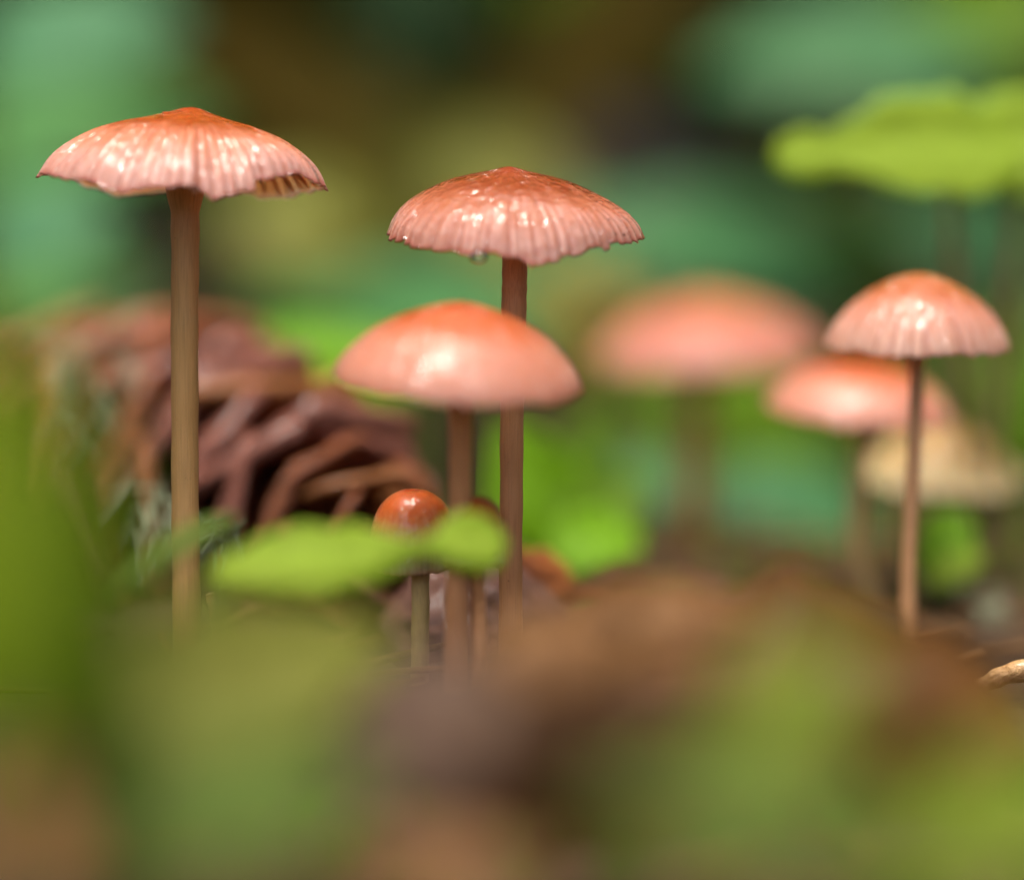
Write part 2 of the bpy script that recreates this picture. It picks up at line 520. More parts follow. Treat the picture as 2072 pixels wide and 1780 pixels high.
def mushroom(label, apex, Rpx, prof, stem_pts, stem_r, cap_mat, stem_mat, tilt=6, roll=0, ribs=64, rib_amp=.03, rib_from=.35,
             wave=.03, crenate=.02, seed=1, rim=None, T=288, S=40, gills=True, group='pink bonnet mushrooms', squash=1.0):
    """apex (u,v,d); Rpx cap radius in display px; prof [(r,z)] in units of R; stem_pts [(u,v,d)] from below the cap downward"""
    A = P(*apex)
    Rm = px(Rpx, apex[2])
    foot = P(*stem_pts[-1])
    foot_loc = Vector((foot.x, foot.y, gz(foot.x, foot.y)))
    root = thing('mushroom', label, 'mushroom', foot_loc, group)
    rot = Matrix.Rotation(R(roll), 3, 'Y') @ Matrix.Rotation(R(tilt), 3, 'X')
    # profile resampled by arc length
    pr = np.array(prof, dtype=float)
    cr = catmull([(a, 0, b) for a, b in pr], 200)
    rr = np.array([max(0, c.x) for c in cr])
    zz = np.array([-c.z for c in cr])
    L = np.concatenate([[0], np.cumsum(np.hypot(np.diff(rr), np.diff(zz)))])
    L /= L[-1]
    rof = lambda s: float(np.interp(s, L, rr))
    zof = lambda s: float(np.interp(s, L, zz))
    n1, n2, n3, n4 = pnoise(seed, 5, 1), pnoise(seed + 1, 6, 3), pnoise(seed + 2, 7, 11), pnoise(seed + 3, 4, 2)
    n5 = pnoise(seed + 4, 5, 6)
    rnd = random.Random(seed)
    amps = [rnd.uniform(.45, 1.0) for _ in range(ribs + 2)]
    lens = [rnd.uniform(-1, 1) for _ in range(ribs + 2)]
    V, SS, RB, FL, F = [], [], [], [], []

    def surf(s, th, inset=0.0):
        ph = ribs * th / (2 * math.pi) + 1.1 * n2(th) + .35 * n3(th)
        k = int(math.floor(ph)) % ribs
        f = ph - math.floor(ph)
        rb = abs(math.sin(math.pi * f)) ** .55
        g = sstep(rib_from, 1.0, s)
        a, b = rof(s), zof(s)
        sl = .01
        s0, s1 = max(0, s - sl), min(1, s + sl)
        tx, tz = rof(s1) - rof(s0), zof(s1) - zof(s0)
        q = math.hypot(tx, tz) or 1
        nx, nz = -tz / q, tx / q          # outward normal of the profile
        if nz < 0 and s < .5:
            nx, nz = -nx, -nz
        dsp = -rib_amp * amps[k] * g * (1 - rb) - inset
        edge = sstep(.80, 1.0, s)
        ext = edge * crenate * (lens[k] * .6 + .5 * rb + .5 * n3(th) + .8 * n5(th))
        a2 = a * (1 + wave * n1(th) * s) + nx * dsp + tx / q * ext
        b2 = b + wave * .9 * n4(th) * sstep(.3, 1, s) + nz * dsp + tz / q * ext
        if rim:
            da, db = rim(th, s)
            a2 += da
            b2 += db
        v = Vector((a2 * math.cos(th), a2 * math.sin(th) * squash, b2)) * Rm
        return A + rot @ v, rb if s > .05 else 1.0

    svals = [0.0] + [((i + 1) / S) ** .85 for i in range(S)]
    p0, _ = surf(0.0, 0)
    V.append(p0); SS.append(0); RB.append(1); FL.append((0, 0, 0))
    for i in range(1, S + 1):
        for j in range(T):
            th = 2 * math.pi * j / T
            p, rb = surf(svals[i], th)
            V.append(p); SS.append(svals[i]); RB.append(rb)
            FL.append((math.cos(th) * 2.2, math.sin(th) * 2.2, svals[i] * .7))
    for j in range(T):
        F.append((0, 1 + j, 1 + (j + 1) % T))
    for i in range(S - 1):
        o = 1 + i * T
        for j in range(T):
            j2 = (j + 1) % T
            F.append((o + j, o + T + j, o + T + j2, o + j2))
    # inner skin
    U = 10
    last = 1 + (S - 1) * T
    under = len(V)
    for i in range(U):
        s = 1 - (i + .35) / U
        for j in range(T):
            th = 2 * math.pi * j / T
            p, rb = surf(s, th, .018 + .07 * (1 - s))
            V.append(p); SS.append(.80); RB.append(1)
            FL.append((math.cos(th) * 2.2, math.sin(th) * 2.2, s * .7))
    prev = last
    for i in range(U):
        o = under + i * T
        for j in range(T):
            j2 = (j + 1) % T
            F.append((prev + j, o + j, o + j2, prev + j2))
        prev = o
    V.append(A + rot @ (Vector((0, 0, -.10)) * Rm)); SS.append(.8); RB.append(1); FL.append((0, 0, 0))
    for j in range(T):
        F.append((prev + j, len(V) - 1, prev + (j + 1) % T))
    cap = mesh_obj('cap', V, F, cap_mat, root, attrs={'s': SS, 'rib': RB, 'flow': FL, 'under': [0.0] * under + [1.0] * (len(V) - under)})
    bm = bmesh.new()
    bm.from_mesh(cap.data)
    bmesh.ops.recalc_face_normals(bm, faces=bm.faces)
    bm.to_mesh(cap.data)
    bm.free()
    if gills:
        GV, GF = [], []
        NG = 44
        for g in range(NG):
            th = 2 * math.pi * (g + .3 * rnd.random()) / NG
            s_in = .12 if g % 2 == 0 else rnd.uniform(.35, .6)
            K = 9
            side = Vector((-math.sin(th), math.cos(th), 0)) * .010
            o = len(GV)
            for i in range(K):
                f = i / (K - 1)
                s = s_in + (.965 - s_in) * f
                dep = .04 * math.sin(math.pi * (.12 + .88 * f)) ** .7 + .004
                for ins in (.02 + .05 * (1 - s), .02 + .05 * (1 - s) + dep):
                    p, _ = surf(s, th, ins)
                    w = rot @ side * Rm * (1.0 if ins < .09 else .6)
                    GV.append(p + w); GV.append(p - w)
            for i in range(K - 1):
                a = o + i * 4
                GF += [(a, a + 2, a + 6, a + 4), (a + 1, a + 5, a + 7, a + 3), (a + 2, a + 3, a + 7, a + 6)]
        gl = mesh_obj('gills', GV, GF, M['gill'], root, smooth=False, attrs={'vein': [0] * len(GV)})
        gl['kind'] = 'stuff'
    # stem
    top = A + rot @ (Vector((0, 0, -.06)) * Rm)
    pts = [top] + [P(*q) for q in stem_pts]
    pts[-1].z = min(pts[-1].z, foot_loc.z - .002)
    rad = [px(r, apex[2]) for r in stem_r]
    sv, sf, tt = tube(pts, rad, 90, 28, .04, seed)
    fl = []
    for i in range(len(sv)):
        a = 2 * math.pi * (i % 28) / 28
        fl.append((math.cos(a) * 1.2, math.sin(a) * 1.2, tt[i] * 2.0))
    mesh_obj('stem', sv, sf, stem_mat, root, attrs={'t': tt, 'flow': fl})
    return root, cap, surf


FR = math.pi * 1.5       # the camera side of a cap


def rim_tall(th, s):
    e = sstep(.45, 1, s)
    db = .035 * bumpf(th, FR + .98, .26) * e           # lifted right front margin shows the underside
    db += -.06 * bumpf(th, FR + .33, .17) * e - .03 * bumpf(th, FR + .25, .05) * e
    db += .05 * bumpf(th, FR + .08, .10) * e + .03 * bumpf(th, FR - .14, .08) * e
    db += -.085 * bumpf(th, FR - .25, .75) * e
    db += -.11 * bumpf(th, FR - 2.55, .45) * e        # far left margin hangs lower
    db += -.08 * bumpf(th, FR + 2.5, .50) * e
    step = sstep(FR + .55, FR + .585, th) * (1 - sstep(FR + .60, FR + 1.25, th))   # torn fold
    return -.05 * step * e - .045 * math.cos(th) * s, db + .055 * step * e


m1 = mushroom('tall mushroom with broad flat salmon cap and torn frilly margin on a thick tan stem',
              (388, 217, .300), 291, [(0, 0), (.06, .008), (.14, .035), (.28, .075), (.45, .115), (.65, .185), (.82, .285), (.93, .385), (1, .505)],
              [(376, 335, .300), (375, 430, .300), (374, 620, .300), (374, 900, .300), (377, 1200, .299), (380, 1420, .299)],
              [58, 57, 30, 28, 27, 28, 31], M['cap_tall'], M['stem_tan'], tilt=-2.0, roll=2.8, ribs=66, rib_amp=.045, rib_from=.30,
              wave=.022, crenate=.022, seed=4, rim=rim_tall, T=432, S=56)


def rim_wet(th, s):
    e = sstep(.5, 1, s)
    db = -.07 * bumpf(th, FR + .20, .30) * e + .035 * bumpf(th, FR - .12, .12) * e - .03 * bumpf(th, FR - .27, .07) * e
    db += .03 * bumpf(th, FR + 1.25, .35) * e
    da = .07 * bumpf(th, FR + 1.5, .35) * e + .035 * math.cos(th) * s
    return da, db


m2 = mushroom('mushroom with the wettest copper cap, its scalloped rim dripping, on a straight dark brown stem',
              (1030, 337, .300), 252, [(0, 0), (.06, .01), (.16, .04), (.35, .085), (.52, .135), (.70, .22), (.85, .32), (.95, .44), (1, .56)],
              [(1042, 470, .300), (1041, 560, .300), (1040, 640, .300), (1036, 850, .300), (1034, 1100, .300), (1033, 1400, .300)],
              [30, 27, 25.5, 25, 24, 23.5, 26], M['cap_wet'], M['stem_brown'], tilt=5.5, roll=1.5, ribs=62, rib_amp=.040, rib_from=.52,
              wave=.025, crenate=.03, seed=9, rim=rim_wet, T=432, S=56)

m3 = mushroom('mushroom with smooth domed orange cap standing before the dark brown stem',
              (936, 612, .284), 256, [(0, 0), (.12, .012), (.35, .085), (.55, .17), (.72, .275), (.87, .42), (.96, .54), (1, .64)],
              [(930, 760, .285), (932, 860, .286), (931, 1000, .288), (925, 1200, .290), (922, 1420, .291)],
              [30, 28, 24.5, 24, 24, 27], M['cap_dome'], M['stem_orange'], tilt=6, roll=3.5, ribs=70, rib_amp=.018, rib_from=.55,
              wave=.015, crenate=.015, seed=15)

m4 = mushroom('soft pink flattened mushroom standing alone among blue-green leaves behind the others',
              (1425, 592, .402), 230, [(0, 0), (.15, .02), (.4, .11), (.65, .22), (.85, .37), (.95, .47), (1, .54)],
              [(1415, 740, .402), (1410, 850, .402), (1405, 1000, .402), (1402, 1180, .403), (1402, 1300, .403)],
              [40, 36, 33, 32, 31, 33], M['cap_soft'], M['stem_tan'], tilt=8, roll=-3, ribs=60, rib_amp=.02, rib_from=.5, seed=21, T=200, S=28)

m5 = mushroom('mushroom with steep pink bell cap with pleated rim, rising above its lower neighbour',
              (1862, 553, .318), 188, [(0, 0), (.15, .02), (.36, .10), (.6, .245), (.78, .41), (.90, .57), (.97, .70), (1, .79)],
              [(1858, 700, .318), (1856, 760, .318), (1850, 900, .318), (1842, 1060, .318), (1838, 1180, .318), (1838, 1330, .318)],
              [20, 18, 15, 15, 16, 17, 19], M['cap_pale'], M['stem_pale'], tilt=3, roll=1, ribs=48, rib_amp=.05, rib_from=.35,
              wave=.03, crenate=.03, seed=27, T=320)

m6 = mushroom('low salmon mushroom with flattened cap tucked behind the stem of the pink bell cap',
              (1748, 730, .346), 194, [(0, 0), (.2, .02), (.42, .07), (.65, .17), (.84, .31), (.95, .44), (1, .54)],
              [(1740, 830, .346), (1738, 900, .346), (1733, 1010, .346), (1735, 1110, .346), (1760, 1220, .347), (1800, 1320, .348)],
              [24, 21, 18, 18, 18, 20, 22], M['cap_dome'], M['stem_straw'], tilt=5, roll=4, ribs=50, rib_amp=.015, rib_from=.5, seed=33, T=240)

m7 = mushroom('little glossy orange button mushroom peeping over the lime leaf',
              (832, 989, .2985), 92, [(0, 0), (.25, .035), (.5, .15), (.72, .36), (.88, .68), (.97, 1.05), (1, 1.4), (.96, 1.75)],
              [(848, 1120, .2985), (851, 1200, .2985), (850, 1300, .2985), (850, 1430, .2985)],
              [22, 19, 18, 18, 20], M['cap_button'], M['stem_straw'], tilt=4, roll=-3, ribs=40, rib_amp=.03, rib_from=.6,
              wave=.02, crenate=.02, seed=41, T=240)

m8 = mushroom('small russet button mushroom half hidden by the lime leaf tip',
              (962, 1004, .289), 66, [(0, 0), (.3, .05), (.55, .2), (.78, .5), (.94, .95), (1, 1.5), (1, 2.1)],
              [(965, 1150, .290), (968, 1250, .291), (968, 1420, .291)],
              [18, 16, 15, 17], M['cap_button'], M['stem_orange'], tilt=3, roll=2, ribs=36, rib_amp=.02, rib_from=.6, seed=47, T=160, S=28)

m9 = mushroom('cream tan mushroom with wavy flared cap low behind the salmon ones',
              (1905, 850, .366), 172, [(0, 0), (.2, .05), (.42, .16), (.62, .32), (.8, .50), (.92, .62), (1, .68)],
              [(1892, 940, .366), (1888, 1010, .366), (1884, 1120, .366), (1890, 1320, .366)],
              [18, 16, 13, 13, 14], M['cap_tan'], M['stem_straw'], tilt=6, roll=1, ribs=30, rib_amp=.04, rib_from=.3, wave=.07, crenate=.04,
              seed=52, T=200, S=28, group='cream mushrooms')


def drop(label, pos, r, stretch=1.2, grp='water drops on the caps'):
    V, F = [], []
    nu, nv = 16, 10
    for i in range(nv + 1):
        a = math.pi * i / nv
        rr_ = math.sin(a) * (1 - .18 * math.cos(a))
        for j in range(nu):
            b = 2 * math.pi * j / nu
            V.append(pos + Vector((rr_ * math.cos(b), rr_ * math.sin(b), math.cos(a) * stretch)) * r)
    for i in range(nv):
        for j in range(nu):
            F.append((i * nu + j, (i + 1) * nu + j, (i + 1) * nu + (j + 1) % nu, i * nu + (j + 1) % nu))
    o = mesh_obj('water_drop', V, F, M['water'], None, origin=pos)
    return tag(o, label, 'water drop', grp)


_, c2, surf2 = m2
drop('clear water drop hanging from the rim of the wet copper cap', surf2(.99, FR - .22)[0] + Vector((0, -.0003, -.0002)), px(17, .3), .85)
_, c1, surf1 = m1
drop('tiny water drop hanging from the frilly margin of the tall flat salmon cap', surf1(.985, FR + .13)[0] + Vector((0, -.0002, -.0001)), px(8, .3), 1.1)
_, c7, surf7 = m7
drop('tiny glinting water drop on the lower cap of the orange button', surf7(.90, FR + .25)[0] + Vector((0, -.0001, 0)), px(7, .3), 1.0)


# ------------------------------------------------------------------ leaves
def wprof(kind, t):
    if kind == 'ovate':
        return math.sin(math.pi * t ** .7) ** .75 if 0 < t < 1 else 0
    if kind == 'round':
        return math.sqrt(max(0, 1 - (2 * t - 1) ** 2)) ** .85
    if kind == 'lance':
        return math.sin(math.pi * t ** .85) ** 1.0 if 0 < t < 1 else 0
    if kind == 'strap':
        return min(1, (t * 6) ** .5, ((1 - t) * 3) ** .6) if 0 < t < 1 else 0
    if kind == 'bow':
        return float(np.interp(t, [0, .06, .2, .35, .5, .6, .68, .74, .82, .9, .96, 1], [0, .40, .82, 1, .86, .52, .24, .26, .62, .80, .58, 0]))
    if kind == 'drop':
        return math.sin(math.pi * t ** 1.6) ** .8 if 0 < t < 1 else 0
    if kind == 'tail':
        return max(math.sin(math.pi * min(1, t / .84) ** .75) ** .7 if 0 < t < .84 else 0, .42 * math.sqrt(max(0, 1 - ((t - .88) / .12) ** 2)), .2 if 0 < t < .95 else 0)
    if kind == 'spoon':
        return (.28 * sstep(0, .10, t) * (1 - sstep(.16, .26, t)) + math.sin(math.pi * max(0, (t - .14) / .86) ** .9) ** .8 + .12) * sstep(0, .03, t) * (1 - sstep(.98, 1, t))
    return 1


def blade(name, parent, base, tip, width, nrm, mat, kind='ovate', arch=.1, fold=.15, wave=.05, twist=0, curl=0, seed=0, nx=22, ny=10, th=.00022, sag=0):
    """curved leaf blade with thickness, mid-rib fold and waves; lengths in metres, arch/wave/curl relative to width"""
    base, tip = Vector(base), Vector(tip)
    ax_ = (tip - base)
    Ln = ax_.length
    ax_.normalize()
    N0 = Vector(nrm)
    N0 = (N0 - N0.dot(ax_) * ax_).normalized()
    rnd = random.Random(seed)
    ph = [rnd.uniform(0, 6.28) for _ in range(8)]
    top, bot, vein = [], [], []
    for i in range(nx + 1):
        t = i / nx
        w = max(.012, wprof(kind, t)) * width / 2
        q = Matrix.Rotation(R(twist) * (t - .5), 3, ax_)
        N = q @ N0
        S_ = ax_.cross(N)
        c = base + ax_ * Ln * t + N0 * (arch * width * 4 * t * (1 - t) - sag * width * t * t)
        for j in range(ny + 1):
            b = 2 * j / ny - 1
            z = fold * abs(b) * w + wave * width * (math.sin(5 * t + 2.1 * b + ph[0]) * .5 + math.sin(9 * t - 3 * b + ph[1]) * .35 + .25 * math.sin(17 * t + 5 * b + ph[2])) * (.3 + .7 * abs(b)) - curl * width * b * b * .5
            edge_n = 1 + .06 * math.sin(23 * t + ph[3]) + .04 * math.sin(41 * t + ph[4] + b)
            p = c + S_ * (b * w * edge_n) + N * z
            top.append(p + N * th)
            bot.append(p - N * th)
            vv = math.exp(-(b / .06) ** 2) + .6 * max(0, math.sin((t * 9 - abs(b) * 2.2) * math.pi * 2)) ** 8
            vein.append(min(1, vv))
    V = top + bot
    m = ny + 1
    k = len(top)
    F = []
    for i in range(nx):
        for j in range(ny):
            a = i * m + j
            F.append((a, a + 1, a + m + 1, a + m))
            F.append((k + a, k + a + m, k + a + m + 1, k + a + 1))
    for i in range(nx):
        a = i * m
        F.append((a, a + m, k + a + m, k + a))
        a = i * m + ny
        F.append((a, k + a, k + a + m, a + m))
    for j in range(ny):
        F.append((j, k + j, k + j + 1, j + 1))
        a = nx * m + j
        F.append((a, a + 1, k + a + 1, k + a))
    return mesh_obj(name, V, F, mat, parent, attrs={'vein': vein + vein})


def face_dir(el, az=0):
    """normal leaning from the camera (0) to straight up (90), az swings it sideways"""
    return Vector((math.cos(R(el)) * math.sin(R(az)), -math.cos(R(el)) * math.cos(R(az)), math.sin(R(el))))


def petiole(parent, p0, foot, r, mat, bow=(0, 0, 0)):
    mid = (Vector(p0) + Vector(foot)) / 2 + Vector(bow)
    v, f, t = tube([p0, mid, foot], [r, r * 1.1, r * 1.25], 16, 10, .05, 3)
    return mesh_obj('stalk', v, f, mat, parent)


def leafy(name, label, cat, leaves, mat, stalk_mat, foot=None, stalk_r=.0006, group=None):
    """plant: leaves = list of dicts(base,tip (u,v,d), w px, el, az, kind ...); all stalks meet at the foot"""
    b0 = P(*leaves[0]['base'])
    if foot is None:
        foot = (b0.x, b0.y + .004)
    fl = Vector((foot[0], foot[1], gz(*foot)))
    root = thing(name, label, cat, fl, group)
    for i, l in enumerate(leaves):
        b, t = P(*l['base']), P(*l['tip'])
        dm = (l['base'][2] + l['tip'][2]) / 2
        kw = {k: v for k, v in l.items() if k not in ('base', 'tip', 'w', 'el', 'az', 'mat', 'stalk')}
        blade('leaf', root, b, t, px(l['w'], dm), face_dir(l.get('el', 50), l.get('az', 0)), l.get('mat', mat), seed=i * 7 + len(label), **kw)
        if l.get('stalk', True):
            petiole(root, b + (t - b) * .02, fl - Vector((0, 0, .003)), stalk_r, stalk_mat)
    return root


# lime leaf lying across the little button, in front of the focal plane
leafy('lime_plant', 'twisted lime green leaf lying across the little orange button mushroom', 'leaf plant',
      [dict(base=(415, 1162, .262), tip=(1026, 1092, .272), w=178, el=42, az=0, kind='bow', arch=.06, fold=.10, wave=.05, twist=16, curl=.1, nx=44)],
      M['lime'], M['petiole_green'], foot=(-.0225, .262))
leafy('seedling', 'pale grey green narrow leaf crossing the foot of the tall tan stem', 'leaf plant',
      [dict(base=(470, 1045, .272), tip=(235, 1215, .255), w=75, el=35, az=-20, kind='lance', arch=.2, fold=.2, wave=.03)],
      M['muted'], M['petiole_green'], foot=(-.021, .272))
# lime leaf high on its brown stalks at right, behind
leafy('lime_plant', 'bright lime leaf pair held high on thin brown stalks above the pink bell cap', 'leaf plant',
      [dict(base=(2075, 305, .357), tip=(1562, 322, .350), w=250, el=32, az=-4, kind='tail', arch=.08, fold=.12, wave=.025, nx=40),
       dict(base=(1905, 322, .3575), tip=(2420, 275, .360), w=245, el=32, az=4, kind='ovate', arch=.08, fold=.12, wave=.025)],
      M['lime'], M['petiole'], foot=(.0445, .362), stalk_r=.00055)
# bright green leaves behind the dark stem
leafy('leafy_sprout', 'cluster of bright green leaves sprouting close behind the dark brown stem', 'leaf plant',
      [dict(base=(1150, 1130, .372), tip=(1020, 850, .375), w=210, el=28, az=-15, kind='ovate', arch=.1),
       dict(base=(1160, 1120, .368), tip=(1290, 960, .375), w=170, el=40, az=10, kind='ovate', arch=.1, mat=M['mid']),
       dict(base=(1120, 1140, .362), tip=(1285, 1075, .366), w=160, el=45, az=0, kind='round', arch=.1),
       dict(base=(1140, 1130, .380), tip=(1200, 830, .384), w=150, el=25, az=12, kind='ovate', arch=.1, mat=M['mid'])],
      M['bright'], M['petiole_green'])
leafy('leafy_sprout', 'small yellow green leaves at the foot of the brown leaf stalks', 'leaf plant',
      [dict(base=(1890, 1190, .352), tip=(1930, 1030, .356), w=120, el=35, kind='round', arch=.1),
       dict(base=(1880, 1180, .349), tip=(1990, 1125, .352), w=75, el=50, kind='ovate', arch=.1, mat=M['lime'])],
      M['bright'], M['petiole_green'])
leafy('leafy_sprout', 'mint green leaf drooping over wet litter beside the pink bell cap stem', 'leaf plant',
      [dict(base=(1985, 1185, .362), tip=(1850, 1255, .355), w=100, el=42, az=-10, kind='round', arch=.25)],
      M['mint2'], M['petiole_green'])

# blue-green leaves of the undergrowth behind
BG = [
    ('broad blue green leaf low on the floor beyond the soft pink mushroom stem', (1760, 1075, .43), (1400, 1000, .43), 260, 55, 'teal', 'ovate'),
    ('wide blue green leaf spreading right behind the soft pink mushroom', (1720, 560, .56), (1020, 500, .54), 330, 50, 'teal', 'ovate'),
    ('mint leaf beneath the wide blue green one, behind the domed orange cap', (1150, 640, .52), (640, 590, .50), 260, 60, 'teal', 'ovate'),
    ('fresh green leaf lying beyond the wet pine cone', (830, 780, .44), (500, 690, .45), 150, 58, 'bright', 'ovate'),
    ('pale mint leaf topmost in the undergrowth beyond the tall flat cap', (-60, 120, .50), (400, 60, .50), 300, 50, 'mint', 'ovate'),
    ('rounded blue green leaf beside the tall tan stem, above the pine cone', (-40, 520, .46), (250, 440, .46), 250, 48, 'mint', 'ovate'),
    ('dim blue green leaf hanging behind the lime leaf pair', (2000, 120, .55), (1400, 150, .55), 310, 45, 'teal', 'ovate'),
    ('grey green leaf behind the brown stalks of the lime leaf pair', (2150, 560, .52), (1780, 440, .52), 240, 45, 'teal', 'ovate'),
    ('olive leaf with a yellowish middle behind the gap between the two tall stems', (750, 500, .58), (450, 440, .58), 220, 45, 'olive', 'round'),
    ('mid green leaf standing behind the pleated pink bell cap', (2180, 720, .46), (2000, 980, .46), 250, 35, 'mid', 'ovate'),
    ('blue green leaf low between the dark stem and the soft pink mushroom stem', (1480, 1080, .42), (1180, 950, .43), 200, 45, 'teal', 'ovate'),
    ('deep green leaf high in the corner above the lime leaf pair', (2150, 60, .50), (1830, 0, .52), 220, 40, 'mid', 'ovate'),
]
for i, (lab, b, t, w, el, mt, kd) in enumerate(BG):
    leafy('broad_leaf_plant', lab, 'leaf plant', [dict(base=b, tip=t, w=w, el=el, az=(-1) ** i * 8, kind=kd, arch=.12, fold=.12)], M[mt], M['petiole_green'],
          stalk_r=.001, group='broad leaved plants of the undergrowth')

BG2 = [
    ('plain green leaf below the pale mint leaf, beyond the tall flat cap', (-160, 330, .64), (430, 250, .64), 330, 45, 'plainleaf', 'ovate'),
    ('green leaf hanging low beside the rounded blue green one', (-120, 640, .60), (300, 600, .60), 240, 45, 'plainleaf', 'ovate'),
    ('lit green leaf behind the gap between the tan and the dark brown stems', (1080, 700, .58), (480, 640, .60), 260, 50, 'plainleaf', 'ovate'),
    ('saturated green leaf above the lime leaf pair', (2250, 120, .62), (1780, 60, .62), 330, 40, 'mid', 'ovate'),
    ('dark green leaf beneath the soft pink mushroom cap', (1740, 870, .62), (1180, 850, .60), 300, 45, 'mid', 'ovate'),
    ('deep green leaf between the soft pink and the bell shaped caps', (1800, 620, .68), (1560, 420, .66), 260, 40, 'shade', 'ovate'),
    ('green leaf behind the brown stalks and the bell shaped cap', (2250, 860, .56), (1860, 700, .58), 260, 45, 'mid', 'ovate'),
    ('olive green leaf under the leaning branches, behind the wet copper cap', (1150, 420, .66), (640, 350, .68), 240, 45, 'olive', 'ovate'),
    ('dim green leaf beside the thick leaning branches', (480, 200, .78), (280, 420, .76), 260, 40, 'shade', 'ovate'),
    ('dark green leaf hanging between the two leaning branches', (860, -160, .62), (825, 190, .60), 330, 25, 'deepest', 'ovate'),  # blackish leaf fills the dark patch between the branches
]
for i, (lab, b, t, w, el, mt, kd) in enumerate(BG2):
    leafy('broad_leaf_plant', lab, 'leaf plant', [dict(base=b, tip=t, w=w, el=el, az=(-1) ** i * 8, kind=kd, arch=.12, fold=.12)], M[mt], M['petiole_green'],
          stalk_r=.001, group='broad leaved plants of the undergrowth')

# deeper plants, one prototype copied
def deep_plant(seed):
    rnd = random.Random(seed)
    root = thing('undergrowth_plant', 'dark green many leaved plant deep in the undergrowth', 'leaf plant', Vector((0, 0, 0)), 'dark plants deep in the undergrowth')
    for k in range(9):
        a = 2 * math.pi * k / 9 + rnd.uniform(-.3, .3)
        h = rnd.uniform(.05, .20)
        r0, r1 = rnd.uniform(.01, .04), rnd.uniform(.08, .14)
        b = Vector((r0 * math.cos(a), r0 * math.sin(a), h))
        t = Vector((r1 * math.cos(a), r1 * math.sin(a), h + rnd.uniform(-.02, .04)))
        blade('leaf', root, b, t, rnd.uniform(.04, .065), (0.3 * math.cos(a), 0.3 * math.sin(a), 1), M['deep'] if k % 3 else M['mid'], 'ovate', .12, .15, .05, seed=k + seed, nx=10, ny=6)
        petiole(root, b + (t - b) * .03, Vector((0, 0, -.004)), .0012, M['petiole_green'])
    return root


protos = [deep_plant(3), deep_plant(8), deep_plant(14)]
spots = []
rnd = random.Random(5)
for row, (yy, num, half) in enumerate(((.78, 7, .22), (1.0, 8, .34), (1.3, 9, .5), (1.7, 9, .7))):
    for k in range(num):
        spots.append(((2 * (k + .5) / num - 1) * half + rnd.uniform(-.02, .02), yy + rnd.uniform(-.06, .06)))
for i, (x, y) in enumerate(spots):
    o = protos[i] if i < 3 else copy_tree(protos[i % 3])
    o.location = (x, y, gz(x, y))
    o.rotation_euler.z = rnd.uniform(0, 6.28)
    k = rnd.uniform(.85, 1.35)
    o.scale = (k, k, k)

# two fallen branches leaning in the undergrowth
def branch(label, pts, r0, r1, seed):
    q = [P(*p) for p in pts]
    foot = q[-1]
    root = thing('fallen_branch', label, 'branch', Vector((foot.x, foot.y, gz(foot.x, foot.y))), 'fallen branches')
    v, f, t = tube(q, [r0, (r0 + r1) / 2, r1], 40, 16, .12, seed)
    mesh_obj('wood', v, f, M['branch'], root)
    v, f, t = tube([q[1], q[1] + Vector((.02, -.01, .05)), q[1] + Vector((.03, .02, .12))], [r0 * .35, r0 * .25, r0 * .1], 14, 10, .1, seed)
    mesh_obj('twig', v, f, M['branch'], root)
    return root


branch('thick olive brown branch leaning down behind the tall flat salmon cap', [(160, -330, .74), (500, 80, .72), (800, 350, .70), (1200, 760, .68)], .0125, .012, 2)
branch('thick dark branch leaning down behind the wet copper cap, crossing the other branch', [(1560, -380, .80), (1230, 80, .78), (930, 380, .77), (560, 860, .76)], .0145, .012, 6)


# ------------------------------------------------------------------ dead leaves of the litter
def dead(label, b, t, w, el, az, mat, group=None, **kw):
    B, T_ = P(*b), P(*t)
    mid = (B + T_) / 2
    root = thing('dead_leaf', label, 'dead leaf', Vector((mid.x, mid.y, gz(mid.x, mid.y))), group)
    dm = (b[2] + t[2]) / 2
    args = dict(kind='ovate', arch=.12, fold=-.1, wave=.09, curl=.25, nx=30, ny=16, th=.0003)
    args.update(kw)
    blade('leaf_blade', root, B, T_, px(w, dm), face_dir(el, az), M[mat], **args)
    ax_ = (B - T_).normalized()
    end = B + ax_ * .006
    end.z = min(B.z - .002, gz(end.x, end.y))
    v, f, tt = tube([B - ax_ * .001, (B + end) / 2 + Vector((0, 0, .001)), end], [.0005, .0005, .0006], 10, 8)
    mesh_obj('leaf_stalk', v, f, M[mat], root)
    return root


